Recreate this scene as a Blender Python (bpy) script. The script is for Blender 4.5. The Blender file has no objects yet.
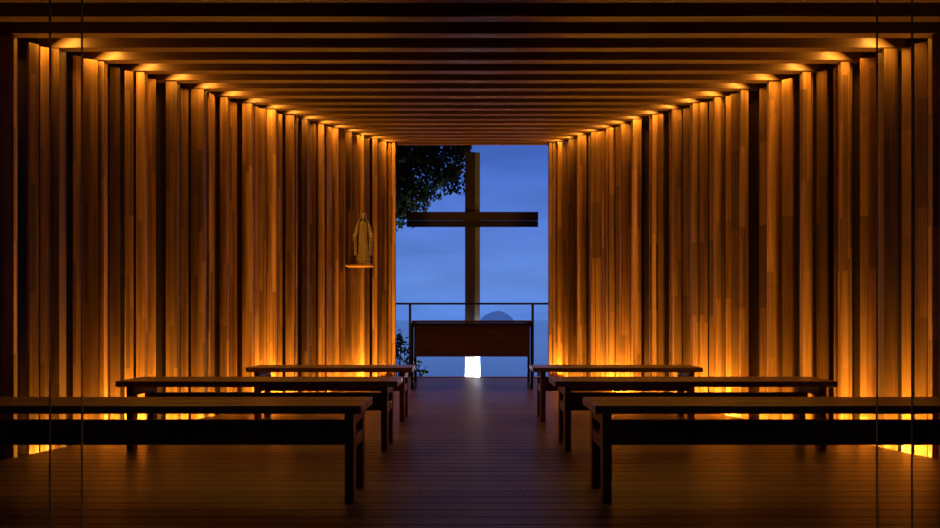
import bpy, bmesh, math, random
from mathutils import Vector, Matrix
random.seed(7)
S=bpy.context.scene
S.view_settings.view_transform='Standard'
S.view_settings.look='None'
COL=S.collection
def lin(c):
    return tuple(((v/255)/12.92 if v/255<=.04045 else (((v/255)+.055)/1.055)**2.4) for v in c)+(1,)
# ---------------- materials ----------------
def newmat(name):
    m=bpy.data.materials.new(name); m.use_nodes=True
    nt=m.node_tree; b=nt.nodes['Principled BSDF']
    return m,nt,b
def wood(name,c1,c2,axis='Z',rough=.45,lam=False,var=.6,spec=.4,lamw=.04,lamh=.75,scale=1.0,lo=.55,hi=1.18):
    m,nt,b=newmat(name); N=nt.nodes; L=nt.links
    tc=N.new('ShaderNodeTexCoord'); mp=N.new('ShaderNodeMapping')
    sc={'Z':(40,40,1.6),'X':(1.6,40,40),'Y':(40,1.6,40)}[axis]
    mp.inputs['Scale'].default_value=tuple(v*scale for v in sc)
    L.new(tc.outputs['Object'],mp.inputs['Vector'])
    geo=N.new('ShaderNodeNewGeometry')
    comb=N.new('ShaderNodeCombineXYZ'); mm=N.new('ShaderNodeMath'); mm.operation='MULTIPLY'; mm.inputs[1].default_value=37
    L.new(geo.outputs['Random Per Island'],mm.inputs[0])
    for k in range(3): L.new(mm.outputs[0],comb.inputs[k])
    va=N.new('ShaderNodeVectorMath'); va.operation='ADD'
    L.new(mp.outputs[0],va.inputs[0]); L.new(comb.outputs[0],va.inputs[1])
    nz=N.new('ShaderNodeTexNoise'); nz.inputs['Scale'].default_value=1; nz.inputs['Detail'].default_value=5; nz.inputs['Distortion'].default_value=.4
    L.new(va.outputs[0],nz.inputs['Vector'])
    r=N.new('ShaderNodeValToRGB'); r.color_ramp.elements[0].position=.3; r.color_ramp.elements[1].position=.7
    r.color_ramp.elements[0].color=c1; r.color_ramp.elements[1].color=c2
    L.new(nz.outputs['Fac'],r.inputs['Fac'])
    val=N.new('ShaderNodeMapRange'); val.inputs['To Min'].default_value=1-var*.6; val.inputs['To Max'].default_value=1+var*.4
    L.new(geo.outputs['Random Per Island'],val.inputs['Value'])
    out=val.outputs[0]
    if lam:
        sep=N.new('ShaderNodeSeparateXYZ'); L.new(tc.outputs['Object'],sep.inputs[0])
        def M(op,a,bv):
            n=N.new('ShaderNodeMath'); n.operation=op
            for i,v in enumerate((a,bv)):
                if v is None: continue
                if hasattr(v,'is_linked'): L.new(v,n.inputs[i])
                else: n.inputs[i].default_value=v
            return n.outputs[0]
        xy=M('ADD',sep.outputs['X'],M('MULTIPLY',sep.outputs['Y'],.9))
        u=M('FLOOR',M('DIVIDE',xy,lamw),None)
        wn=N.new('ShaderNodeTexWhiteNoise'); wn.noise_dimensions='1D'; L.new(u,wn.inputs['W'])
        v=M('FLOOR',M('ADD',M('DIVIDE',sep.outputs['Z'],lamh),M('MULTIPLY',wn.outputs['Value'],5)),None)
        cb=N.new('ShaderNodeCombineXYZ'); L.new(u,cb.inputs[0]); L.new(v,cb.inputs[1])
        w2=N.new('ShaderNodeTexWhiteNoise'); w2.noise_dimensions='2D'; L.new(cb.outputs[0],w2.inputs['Vector'])
        mr=N.new('ShaderNodeMapRange'); mr.inputs['To Min'].default_value=lo; mr.inputs['To Max'].default_value=hi
        L.new(w2.outputs['Value'],mr.inputs['Value'])
        out=M('MULTIPLY',out,mr.outputs[0])
    mx=N.new('ShaderNodeVectorMath'); mx.operation='SCALE'
    L.new(r.outputs['Color'],mx.inputs[0]); L.new(out,mx.inputs['Scale'])
    L.new(mx.outputs[0],b.inputs['Base Color'])
    bp=N.new('ShaderNodeBump'); bp.inputs['Strength'].default_value=.25; bp.inputs['Distance'].default_value=.004
    L.new(nz.outputs['Fac'],bp.inputs['Height']); L.new(bp.outputs[0],b.inputs['Normal'])
    b.inputs['Roughness'].default_value=rough
    b.inputs['Specular IOR Level'].default_value=spec
    return m
def plain(name,c,rough=.5,metal=0,noise=0,em=None,ems=1,nscale=20):
    m,nt,b=newmat(name); N=nt.nodes; L=nt.links
    b.inputs['Base Color'].default_value=c; b.inputs['Roughness'].default_value=rough; b.inputs['Metallic'].default_value=metal
    if noise:
        tc=N.new('ShaderNodeTexCoord'); nz=N.new('ShaderNodeTexNoise'); nz.inputs['Scale'].default_value=nscale; nz.inputs['Detail'].default_value=4
        L.new(tc.outputs['Object'],nz.inputs['Vector'])
        r=N.new('ShaderNodeValToRGB')
        r.color_ramp.elements[0].color=tuple(v*(1-noise) for v in c[:3])+(1,)
        r.color_ramp.elements[1].color=tuple(min(1,v*(1+noise)) for v in c[:3])+(1,)
        L.new(nz.outputs['Fac'],r.inputs['Fac']); L.new(r.outputs['Color'],b.inputs['Base Color'])
    if em:
        b.inputs['Emission Color'].default_value=em; b.inputs['Emission Strength'].default_value=ems
    return m
M_wall=wood('slat_wood',(.34,.155,.050,1),(.57,.295,.105,1),'Z',.5,lam=True,var=1.0,spec=.25)
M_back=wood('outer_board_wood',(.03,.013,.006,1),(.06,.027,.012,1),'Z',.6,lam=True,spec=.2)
M_beam=wood('beam_wood',(.14,.067,.028,1),(.24,.12,.05,1),'X',.38,var=.4,spec=.4)
M_floor=wood('deck_wood',(.09,.047,.031,1),(.155,.083,.054,1),'X',.42,var=.5,spec=.38)
M_bench=wood('bench_wood',(.18,.088,.048,1),(.27,.14,.075,1),'X',.36,var=.3,spec=.45)
M_leg=wood('bench_leg_wood',(.09,.036,.021,1),(.15,.06,.036,1),'Z',.45,var=.3)
M_altar=wood('altar_wood',(.055,.023,.016,1),(.095,.04,.027,1),'X',.4,var=.3)
M_cross=wood('cross_wood',(.028,.019,.017,1),(.048,.034,.030,1),'Z',.5,var=.2)
M_steel=plain('weathered_steel',(.26,.27,.30,1),.4,.3,.2)
M_dark=plain('dark_metal',(.02,.018,.018,1),.4,.6)
M_white=plain('concrete_pale',(.6,.6,.58,1),.7,0,.1)
M_roof=plain('roof_dark',(.03,.02,.015,1),.8,0,.2)
M_statue=plain('aged_bronze_plaster',(.42,.31,.17,1),.40,.2,.4,nscale=30)
M_leaf=plain('leaf',(.035,.075,.028,1),.45,0,.5,nscale=3)
M_leaf2=plain('shrub_leaf',(.07,.2,.06,1),.5,0,.4,nscale=5)
M_bark=plain('bark',(.03,.022,.018,1),.9,0,.3)
M_ground=plain('hill_soil_grass',(.02,.03,.015,1),.95,0,.4,nscale=2)
M_isl=plain('island_rock_haze_glow',(.03,.05,.08,1),.9,0,.3,em=lin((62,94,165)),ems=.95,nscale=.01)  # distance haze put into the rock material as blue emission
def glassmat(name,tint):
    m=bpy.data.materials.new(name); m.use_nodes=True; nt=m.node_tree; N=nt.nodes; L=nt.links
    N.remove(N['Principled BSDF']); o=N['Material Output']
    t=N.new('ShaderNodeBsdfTransparent'); t.inputs[0].default_value=tint
    g=N.new('ShaderNodeBsdfGlossy'); g.inputs['Roughness'].default_value=.02
    f=N.new('ShaderNodeFresnel'); f.inputs[0].default_value=1.2
    x=N.new('ShaderNodeMixShader'); L.new(f.outputs[0],x.inputs[0]); L.new(t.outputs[0],x.inputs[1]); L.new(g.outputs[0],x.inputs[2]); L.new(x.outputs[0],o.inputs[0])
    return m
M_glass=glassmat('clear_glass',(.96,.97,.96,1))
M_glass2=glassmat('rail_glass',(.995,1,1,1))
M_edge=plain('glass_edge',(.35,.36,.33,1),.2,0)
m,nt,b=newmat('sea_water'); N=nt.nodes; L=nt.links
b.inputs['Base Color'].default_value=lin((70,125,220)); b.inputs['Roughness'].default_value=.12
tc=N.new('ShaderNodeTexCoord'); nz=N.new('ShaderNodeTexNoise'); nz.inputs['Scale'].default_value=.12; nz.inputs['Detail'].default_value=6
L.new(tc.outputs['Object'],nz.inputs['Vector']); bp=N.new('ShaderNodeBump'); bp.inputs['Strength'].default_value=.1; bp.inputs['Distance'].default_value=.5
L.new(nz.outputs['Fac'],bp.inputs['Height']); L.new(bp.outputs[0],b.inputs['Normal'])
M_sea=m
# ---------------- mesh helpers ----------------
def box(bm,x0,x1,y0,y1,z0,z1,mi=0,M=None):
    vs=[bm.verts.new((x,y,z)) for z in (z0,z1) for y in (y0,y1) for x in (x0,x1)]
    if M is not None:
        for v in vs: v.co=M@v.co
    for f in ((0,2,3,1),(4,5,7,6),(0,1,5,4),(2,6,7,3),(0,4,6,2),(1,3,7,5)):
        fc=bm.faces.new([vs[i] for i in f]); fc.material_index=mi
    return vs
def prism(bm,pts,z0,ztop,mi=0):
    lo=[bm.verts.new((p[0],p[1],z0)) for p in pts]; hi=[bm.verts.new((p[0],p[1],ztop(p[1]) if callable(ztop) else ztop)) for p in pts]
    n=len(pts); fs=[bm.faces.new(lo[::-1]),bm.faces.new(hi)]
    for i in range(n): fs.append(bm.faces.new([lo[i],lo[(i+1)%n],hi[(i+1)%n],hi[i]]))
    for f in fs: f.material_index=mi
def finish(bm,name,mats,bevel=0,smooth=False,parent=None,loc=None):
    bmesh.ops.recalc_face_normals(bm,faces=bm.faces)
    me=bpy.data.meshes.new(name); bm.to_mesh(me); bm.free()
    for mt in mats: me.materials.append(mt)
    if smooth:
        for p in me.polygons: p.use_smooth=True
    o=bpy.data.objects.new(name,me); COL.objects.link(o)
    if bevel:
        md=o.modifiers.new('bevel','BEVEL'); md.width=bevel; md.segments=2; md.limit_method='ANGLE'
    if parent: o.parent=parent
    if loc: o.location=loc
    return o
EYE=.88
def W(y): return 4.342-.321*y
def ZC(y): return 2.125+.153*y
SP=.335
YS=[4.15+SP*i for i in range(-9,17)]
YB=9.51
# ---------------- floor ----------------
bm=bmesh.new()
y=-1.5; bw=.105
while y<9.6:
    y1=min(y+bw-.006,9.62)
    ed=-.12 if y<9.35 else .05
    wa=W(max(y,.8))+ed; wb=W(max(y1,.8))+ed
    cuts=[-1]+sorted(random.uniform(-.8,.8) for _ in range(2))+[1]
    for a,c in zip(cuts[:-1],cuts[1:]):
        prism(bm,[(a*wa+.001,y),(c*wa-.001,y),(c*wb-.001,y1),(a*wb+.001,y1)],-.03,0)
    y+=bw
prism(bm,[(-3.95,-1.5),(3.95,-1.5),(W(.8)-.14,.8),(W(9.6)-.14,9.6),(-W(9.6)+.14,9.6),(-W(.8)+.14,.8)],-.14,-.032,1)
prism(bm,[(-4.3,-1.5),(4.3,-1.5),(4.3,.8),(1.5,9.6),(-1.5,9.6),(-4.3,.8)],-.24,-.141,1)
floor=finish(bm,'floor',[M_floor,M_roof],.0015)
# ---------------- walls ----------------
def slatwall(s,name):
    bm=bmesh.new()
    for i,y in enumerate(YS):
        w=W(y)
        last=i==len(YS)-1
        z0=-.14
        jx=random.uniform(-.02,.03); d=random.choice((.07,.10,.12)); t=random.choice((.018,.024,.03,.04))
        x0,x1=sorted((s*(w+jx),s*(w+d+jx)))
        prism(bm,[(x0,y-t),(x1,y-t),(x1,y+t),(x0,y+t)],z0,lambda q:ZC(q)+.0)
        jx2=jx+random.choice((.03,.045,.02,-.015))
        x0,x1=sorted((s*(w+jx2),s*(w+jx2+.07)))
        if not last: prism(bm,[(x0,y+t+.006),(x1,y+t+.006),(x1,y+t+.03),(x0,y+t+.03)],z0,lambda q:ZC(q)-.003)
        if last: continue
        n=random.choice((1,2,2,2))
        for k in range(n):
            yc=y+SP*(.58 if n==1 else (.42 if k==0 else .74))+random.uniform(-.02,.02)
            wc=W(yc)+random.uniform(.03,.12)
            L_=random.uniform(.09,.15) if n==1 else random.uniform(.06,.10)
            t=.024
            a=math.radians(random.uniform(15,75))
            dx,dy=math.sin(a)*s,-math.cos(a)
            px,py=-dy,dx
            cx=s*(wc+.02); cy=yc
            pts=[(cx+dx*u*L_/2+px*v*t/2,cy+dy*u*L_/2+py*v*t/2) for u,v in ((-1,-1),(1,-1),(1,1),(-1,1))]
            prism(bm,pts,z0,lambda q:ZC(q)-.005)
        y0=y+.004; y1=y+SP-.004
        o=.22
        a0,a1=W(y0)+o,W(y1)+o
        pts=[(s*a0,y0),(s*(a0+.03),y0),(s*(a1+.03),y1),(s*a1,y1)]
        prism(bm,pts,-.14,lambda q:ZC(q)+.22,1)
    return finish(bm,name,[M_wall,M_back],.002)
wl=slatwall(-1,'wall_left'); wr=slatwall(1,'wall_right')
# ---------------- ceiling ----------------
bm=bmesh.new()
for y in YS:
    w=W(y)+.18
    z=ZC(y)
    box(bm,-w,w,y-.035,y+.035,z+.001,z+.20,0)
ceil=finish(bm,'ceiling',[M_beam],.003)
bm=bmesh.new()
a,b_=YS[0]-.2,YB+.15
v=[]
for dz in (.205,.30):
    for y,sg in ((a,-1),(a,1),(b_,1),(b_,-1)):
        v.append(bm.verts.new((sg*(W(y)+.3),y,ZC(y)+dz)))
for f in ((0,1,2,3),(4,7,6,5),(0,4,5,1),(1,5,6,2),(2,6,7,3),(3,7,4,0)): bm.faces.new([v[i] for i in f])
roof=finish(bm,'roof',[M_roof])
OW=1.165
bm=bmesh.new()
for s in (-1,1):
    x0,x1=sorted((s*OW,s*(OW+.05))); box(bm,x0,x1,9.50,9.60,0,ZC(9.55)-.0)
    x0,x1=sorted((s*(OW+.058),s*(OW+.10))); box(bm,x0,x1,9.51,9.60,0,ZC(9.55)-.0)
    x0,x1=sorted((s*(OW+.10),s*(OW+.40))); box(bm,x0,x1,9.57,9.61,-.14,ZC(9.55))
finish(bm,'trim_1',[M_wall],.002)
bm=bmesh.new(); box(bm,-1.3,1.3,9.56,9.62,3.56,3.80); box(bm,-1.165,1.165,9.57,9.62,0.0005,.012)
finish(bm,'trim_2',[M_beam],.002)
# ---------------- lights ----------------
AMB=(1,.475,.06)
def area(name,loc,sx,sy,power,dirv,parent,color=AMB,spread=180):
    ld=bpy.data.lights.new(name,'AREA'); ld.shape='RECTANGLE'; ld.size=sx; ld.size_y=sy; ld.energy=power; ld.color=color; ld.spread=math.radians(spread)
    o=bpy.data.objects.new(name,ld); COL.objects.link(o); o.location=loc
    o.rotation_euler=Vector(dirv).to_track_quat('-Z','Y').to_euler(); o.parent=parent
    return o
k=0
for s,wobj in ((-1,wl),(1,wr)):
    for i in range(len(YS)-1):
        y=YS[i]+SP/2
        if y<4.1: continue
        k+=1
        area('led_top_%d'%k,(s*(W(y)-.03),y+.02,ZC(y)+.09),.03,.16,2.4,(-s*.7,0,-1),wobj)
        st=(.5,1.4,.35,2.4,.7)[(i*3+(1 if s>0 else 0))%5]*random.uniform(.7,1.3)
        area('led_base_%d'%k,(s*(W(y)-.065),y,-.10),.05,.16,8.0*st,(s*.22,.03,1),wobj,spread=150)
# ---------------- benches ----------------
def bench(name,xi,xo,yn,zt=.47,inset=.09):
    bm=bmesh.new(); s=1 if xo>xi else -1
    x0,x1=sorted((xi,xo)); yf=yn+.35
    box(bm,x0,x1,yn,yn+.172,zt-.04,zt,0); box(bm,x0,x1,yn+.178,yf,zt-.04,zt,0)
    def leg(xc):
        box(bm,xc-.022,xc+.022,yn+.01,yn+.075,0,zt-.04,1)
        box(bm,xc-.022,xc+.022,yf-.075,yf-.01,0,zt-.04,1)
        box(bm,xc-.021,xc+.021,yn+.075,yf-.075,zt-.10,zt-.042,1)
        box(bm,xc-.019,xc+.019,yn+.075,yf-.075,.25,.31,1)
    leg(xi+s*inset); leg(xo-s*.09)
    xa,xb=sorted((xi+s*(inset+.025),xo-s*.115))
    box(bm,xa,xb,yn+.155,yn+.195,.25,.375,1)
    return finish(bm,name,[M_bench,M_leg],.004)
bench('bench',-.53,-2.95,3.0,inset=.06)
bench('bench',.59,2.95,3.0,inset=.06)
bench('bench',-.50,-2.39,4.2)
bench('bench',.555,2.45,4.2)
bench('bench',-.515,-1.95,5.4)
bench('bench',.525,1.99,5.4)
# ---------------- altar ----------------
bm=bmesh.new()
box(bm,-.76,.76,7.9,8.45,.845,.875,0)
box(bm,-.735,.735,7.95,7.985,.415,.843,0)
for s in (-1,1):
    x0,x1=sorted((s*.735,s*.775)); box(bm,x0,x1,7.93,8.42,.79,.844,1)
    x0,x1=sorted((s*.74,s*.775)); box(bm,x0,x1,7.93,7.97,0,.80,1); box(bm,x0,x1,8.38,8.42,0,.80,1)
    box(bm,x0,x1,7.97,8.38,.02,.05,1)
finish(bm,'altar_table',[M_altar,M_dark],.004)
# ---------------- guard rail ----------------
bm=bmesh.new()
box(bm,-1.6,1.6,9.80,9.84,1.12,1.15,0)
for x in (-.97,.95,-1.58,1.58): box(bm,x-.018,x+.018,9.80,9.84,-.22,1.12,0)
box(bm,-1.6,1.6,9.80,9.84,-.24,-.21,0)
box(bm,-1.56,1.56,9.815,9.825,-.2,1.10,1)
finish(bm,'balcony_railing',[M_dark,M_glass2])
# ---------------- cross ----------------
CY=10.6
bm=bmesh.new()
box(bm,-.118,.045,CY,CY+.09,-1.2,3.72,0)
box(bm,.045,.135,CY+.02,CY+.09,-1.2,3.72,1)
box(bm,-1.10,1.115,CY-.05,CY-.002,2.56,2.70,0)
box(bm,-1.10,1.115,CY-.03,CY-.002,2.45,2.555,0)
n=64
for i in range(n):
    x=-1.10+2.2*i/n; box(bm,x,x+.014,CY-.05,CY-.032,2.45,2.558,0)
box(bm,-.4,.4,CY-.3,CY+.4,-1.7,-1.19,2)
finish(bm,'cross',[M_cross,M_steel,M_white],.003)
bm=bmesh.new()
bmesh.ops.create_cone(bm,cap_ends=True,segments=24,radius1=.06,radius2=.08,depth=.16,matrix=Matrix.Translation((0,CY-.42,-.22)))
box(bm,-.02,.02,CY-.44,CY-.40,-1.5,-.30)
fx=finish(bm,'uplight_fixture',[M_dark])
ld=bpy.data.lights.new('uplight_lamp','SPOT'); ld.energy=520; ld.color=(.95,.97,1); ld.spot_size=math.radians(150); ld.shadow_soft_size=.04; ld.spot_blend=1
lo=bpy.data.objects.new('uplight_lamp',ld); COL.objects.link(lo); lo.location=(0,CY-.42,-.12)
lo.rotation_euler=Vector((0,.42,.02)).to_track_quat('-Z','Y').to_euler(); lo.parent=fx
# ---------------- glass doors ----------------
def pane(name,x0,x1,y,z1):
    bm=bmesh.new()
    box(bm,x0+.002,x1-.002,y-.004,y+.004,.02,z1,0)
    for x in (x0,x1): box(bm,x-.0015,x+.0015,y-.004,y+.004,.02,z1,1)
    box(bm,x0,x1,y-.012,y+.012,.001,.018,2)
    return finish(bm,name,[M_glass,M_edge,M_dark])
for nm,px0,px1,y in (('door_1',-300,50,2.35),('door_2',-200,82,2.40),('door_3',912,1240,2.35),('door_4',877,1140,2.40)):
    pane(nm,(px0-472)*y/627,(px1-472)*y/627,y,ZC(y)-.03)
# ---------------- shelf + statue ----------------
sx,sy,sz=-1.44,8.30,1.605
bm=bmesh.new()
box(bm,-1.66,sx+.125,sy-.11,sy+.11,sz-.02,sz,0)
box(bm,-1.66,-1.545,sy+.09,sy+.11,sz,2.33,1)
shelf=finish(bm,'wall_shelf',[M_wall,M_leg],.003)
def loft(bm,rings,seg,fold=0,nf=9,arc=None,cx=0,cy=0,ph=0):
    prev=None; closed=arc is None
    for (z,rx,ry,oy,fa) in rings:
        cur=[]
        n=seg if closed else seg+1
        for i in range(n):
            t=(2*math.pi*i/seg) if closed else arc[0]+(arc[1]-arc[0])*i/seg
            f=1+fold*fa*(math.sin(nf*t+ph+z*6)+.4*math.sin(2.3*nf*t+1))
            cur.append(bm.verts.new((cx+rx*f*math.cos(t),cy+oy+ry*f*math.sin(t),z)))
        if prev:
            m_=len(cur)
            for i in range(m_ if closed else m_-1):
                bm.faces.new([prev[i],prev[(i+1)%m_],cur[(i+1)%m_],cur[i]])
        elif closed: bm.faces.new(cur[::-1])
        prev=cur
    if closed: bm.faces.new(prev)
def tube(bm,pts,rs,seg=10):
    prev=None
    for i,(p,r) in enumerate(zip(pts,rs)):
        p=Vector(p); d=(Vector(pts[min(i+1,len(pts)-1)])-Vector(pts[max(i-1,0)])).normalized()
        q=d.to_track_quat('Z','Y')
        cur=[bm.verts.new(p+q@Vector((r*math.cos(2*math.pi*j/seg),r*math.sin(2*math.pi*j/seg),0))) for j in range(seg)]
        if prev:
            for j in range(seg): bm.faces.new([prev[j],prev[(j+1)%seg],cur[(j+1)%seg],cur[j]])
        else: bm.faces.new(cur[::-1])
        prev=cur
    bm.faces.new(prev)
bm=bmesh.new()
loft(bm,[(0,.095,.08,0,0),(.025,.095,.08,0,0),(.03,.085,.07,0,0),(.05,.08,.068,0,0)],24)
loft(bm,[(.045,.088,.07,0,1),(.06,.09,.072,0,1),(.15,.078,.062,0,1),(.26,.068,.055,0,.9),(.36,.062,.05,-.002,.6),(.42,.056,.044,-.003,.4),(.47,.058,.043,0,.3),(.52,.066,.042,0,.2),(.545,.058,.038,0,.1),(.562,.03,.028,0,0),(.575,.021,.021,0,0),(.59,.02,.021,-.003,0)],48,.07,9)
M4=Matrix.Translation((0,-.008,.622))@Matrix.Diagonal((.029,.033,.04,1))
bmesh.ops.create_uvsphere(bm,u_segments=24,v_segments=16,radius=1,matrix=M4)
tube(bm,[(0,-.038,.632),(0,-.046,.617),(0,-.040,.612)],[.003,.006,.004],8)
for s in (-1,1):
    bmesh.ops.create_uvsphere(bm,u_segments=10,v_segments=8,radius=1,matrix=Matrix.Translation((s*.011,-.036,.628))@Matrix.Diagonal((.0055,.004,.0035,1)))
bmesh.ops.create_uvsphere(bm,u_segments=10,v_segments=8,radius=1,matrix=Matrix.Translation((0,-.037,.604))@Matrix.Diagonal((.008,.004,.0025,1)))
def shell(rings,a0,a1,seg=40,fold=.06,nf=11):
    for off in (0,.006):
        loft(bm,[(z,rx+off,ry+off,oy,fa) for z,rx,ry,oy,fa in rings],seg,fold,nf,arc=(a0,a1))
shell([(.12,.105,.080,.01,1),(.22,.106,.078,.01,1),(.33,.110,.072,.01,.8),(.42,.102,.066,.008,.6),(.50,.086,.058,.005,.4),(.55,.066,.05,.003,.2),(.58,.042,.042,.0,.1),(.61,.036,.040,-.002,0),(.64,.035,.038,-.004,0),(.66,.028,.030,-.004,0),(.672,.016,.018,-.002,0),(.677,.003,.003,0,0)],-math.radians(48),math.radians(228))
for s in (-1,1):
    tube(bm,[(s*.06,0,.525),(s*.078,-.012,.46),(s*.088,-.03,.41),(s*.104,-.06,.365),(s*.108,-.068,.352)],[.022,.024,.024,.027,.025],14)
    tube(bm,[(s*.104,-.062,.362),(s*.112,-.075,.338),(s*.116,-.081,.322),(s*.118,-.084,.312)],[.009,.010,.013,.011],10)
    for f in range(4):
        ox=(f-1.5)*.0062; ln=(.020,.025,.023,.018)[f]
        b0=Vector((s*.118+ox,-.084,.314))
        tube(bm,[b0,b0+Vector((ox*.15,-.004,-ln*.5)),b0+Vector((ox*.2,-.012,-ln))],[.0033,.003,.0022],8)
    b0=Vector((s*(.118-.011),-.084,.326)); tube(bm,[b0,b0+Vector((-s*.006,-.008,-.009)),b0+Vector((-s*.007,-.014,-.017))],[.004,.0035,.0025],8)
for v in bm.verts: v.co*=1.04
st=finish(bm,'madonna_statue',[M_statue],smooth=True,loc=(sx,sy,sz+.001))
st.rotation_euler=(0,0,math.radians(12))
area('shelf_spot',(sx+.05,sy-.09,sz-.035),.1,.02,.5,(0,.2,-1),shelf)
# ---------------- tree ----------------
def leaf(bm,p,size,mi=0):
    q=Matrix.Rotation(random.uniform(0,6.28),3,'Z')@Matrix.Rotation(random.uniform(-1.2,1.2),3,'X')@Matrix.Rotation(random.uniform(-1.2,1.2),3,'Y')
    sh=((0,-1,0),(.32,-.5,.05),(.42,0,.08),(.28,.6,.04),(0,1,-.05),(-.28,.6,.04),(-.42,0,.08),(-.32,-.5,.05))
    vs=[bm.verts.new(Vector(p)+q@(Vector(a)*size)) for a in sh]
    f=bm.faces.new(vs); f.material_index=mi
bm=bmesh.new()
tube(bm,[(-3.4,12.6,-2.2),(-3.2,12.5,.5),(-3.3,12.4,2.2),(-2.9,12.3,3.6),(-2.7,12.3,5.2)],[.22,.18,.15,.12,.06],12)
brs=[[(-3.2,12.4,2.6),(-2.3,12.2,3.4),(-1.3,12.0,3.9),(-.35,11.9,4.35)],[(-3.0,12.3,3.2),(-2.2,12.1,4.0),(-1.1,12.0,4.7),(.2,12,5.1)],
     [(-3.2,12.4,2.3),(-2.2,12.1,2.6),(-1.6,12,2.8),(-1.15,11.95,3.05)],[(-3.1,12.4,2.6),(-4,12.6,4),(-4.6,12.8,4.8)],[(-2.8,12.3,4.4),(-2,12.8,5.2),(-1.2,13,5.6)]]
for br in brs: tube(bm,br,[.07,.045,.03,.012][:len(br)],8)
def inside(x,z):
    return x < -.13 and z> 2.80+ (x+1.45)*.66
cl=0
while cl<540:
    x=random.uniform(-3.2,.1) if cl<410 else random.uniform(-4.6,-.2); z=random.uniform(2.5,4.9) if cl<410 else random.uniform(4,6.2)
    if not inside(x,z): continue
    yy=12.1+random.uniform(-.5,.7); cl+=1
    tube(bm,[(x-.15,yy+.1,z-.1),(x,yy,z),(x+.1,yy-.05,z+.06)],[.01,.007,.004],5)
    for _ in range(28):
        leaf(bm,(x+random.gauss(0,.10),yy+random.gauss(0,.11),z+random.gauss(0,.09)),random.uniform(.045,.08),1)
finish(bm,'tree',[M_bark,M_leaf])
bm=bmesh.new()
for _ in range(22):
    x=random.uniform(-1.7,-.85); yy=10.2+random.uniform(-.15,.3); zt=random.uniform(-.1,.62)-.5*max(0,x+1.15)
    tube(bm,[(-1.3,10.3,-1.6),((x-1.3)/2,10.25,(zt-1.4)/2),(x,yy,zt)],[.015,.01,.004],6)
    for _ in range(14):
        leaf(bm,(x+random.gauss(0,.07),yy+random.gauss(0,.07),zt+random.gauss(0,.1)),random.uniform(.04,.08),1)
finish(bm,'shrub',[M_bark,M_leaf2])
# ---------------- ground, sea, island ----------------
bm=bmesh.new()
prof=[(-14,-.27),(-2,-.27),(8.8,-.28),(9.7,-1.55),(13.5,-2.0),(25,-14),(60,-31)]
prev=None
for y,z in prof:
    cur=[]
    for i in range(25):
        x=-30+2.5*i
        cur.append(bm.verts.new((x,y,z+(random.uniform(-.25,.05) if abs(x)>6 and z<-.5 else 0))))
    if prev:
        for i in range(24): bm.faces.new([prev[i],prev[i+1],cur[i+1],cur[i]])
    prev=cur
finish(bm,'hillside_ground',[M_ground])
bm=bmesh.new(); R=45000
bm.faces.new([bm.verts.new(p) for p in ((-R,20,-30),(R,20,-30),(R,R,-30),(-R,R,-30))])
finish(bm,'sea',[M_sea])
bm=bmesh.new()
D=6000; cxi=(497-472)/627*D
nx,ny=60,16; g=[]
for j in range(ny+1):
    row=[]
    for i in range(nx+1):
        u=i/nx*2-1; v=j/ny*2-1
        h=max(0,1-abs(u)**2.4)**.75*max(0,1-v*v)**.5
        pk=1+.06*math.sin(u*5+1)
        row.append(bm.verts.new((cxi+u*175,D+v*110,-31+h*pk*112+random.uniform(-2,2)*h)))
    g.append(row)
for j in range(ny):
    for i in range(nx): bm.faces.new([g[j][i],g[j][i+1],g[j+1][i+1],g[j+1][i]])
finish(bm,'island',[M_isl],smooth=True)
# ---------------- world ----------------
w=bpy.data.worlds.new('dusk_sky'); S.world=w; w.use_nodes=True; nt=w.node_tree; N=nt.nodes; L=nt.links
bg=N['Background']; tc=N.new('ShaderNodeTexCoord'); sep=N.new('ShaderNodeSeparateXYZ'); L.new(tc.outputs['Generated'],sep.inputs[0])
r=N.new('ShaderNodeValToRGB'); cr=r.color_ramp
cr.elements[0].position=0; cr.elements[0].color=lin((88,132,216))
cr.elements[1].position=1; cr.elements[1].color=lin((18,30,80))
for p,c in ((.06,(96,136,216)),(.14,(86,124,208)),(.25,(68,104,192)),(.5,(32,50,118))):
    e=cr.elements.new(p); e.color=lin(c)
L.new(sep.outputs['Z'],r.inputs['Fac'])
mp=N.new('ShaderNodeMapping'); mp.inputs['Scale'].default_value=(3,3,14); L.new(tc.outputs['Generated'],mp.inputs[0])
nz=N.new('ShaderNodeTexNoise'); nz.inputs['Scale'].default_value=1.6; nz.inputs['Detail'].default_value=5; L.new(mp.outputs[0],nz.inputs['Vector'])
mr=N.new('ShaderNodeMapRange'); mr.inputs['From Min'].default_value=.3; mr.inputs['From Max'].default_value=.7; mr.inputs['To Min'].default_value=.84; mr.inputs['To Max'].default_value=1.14
L.new(nz.outputs['Fac'],mr.inputs['Value'])
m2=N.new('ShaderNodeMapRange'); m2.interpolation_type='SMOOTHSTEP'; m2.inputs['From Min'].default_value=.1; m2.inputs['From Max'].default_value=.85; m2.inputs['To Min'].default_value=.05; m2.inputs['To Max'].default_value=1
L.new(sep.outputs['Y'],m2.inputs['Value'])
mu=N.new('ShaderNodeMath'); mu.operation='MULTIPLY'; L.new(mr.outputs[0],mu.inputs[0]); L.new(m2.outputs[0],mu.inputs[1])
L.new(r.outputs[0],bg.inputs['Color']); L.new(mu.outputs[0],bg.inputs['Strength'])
# ---------------- camera ----------------
cd=bpy.data.cameras.new('camera'); cam=bpy.data.objects.new('camera',cd); COL.objects.link(cam)
cam.location=(0,0,EYE); cam.rotation_euler=(math.radians(90),0,0)
cd.sensor_width=36; cd.lens=627/940*36; cd.shift_x=-2/940; cd.shift_y=56/940; cd.clip_end=100000; cd.clip_start=.05
S.camera=cam
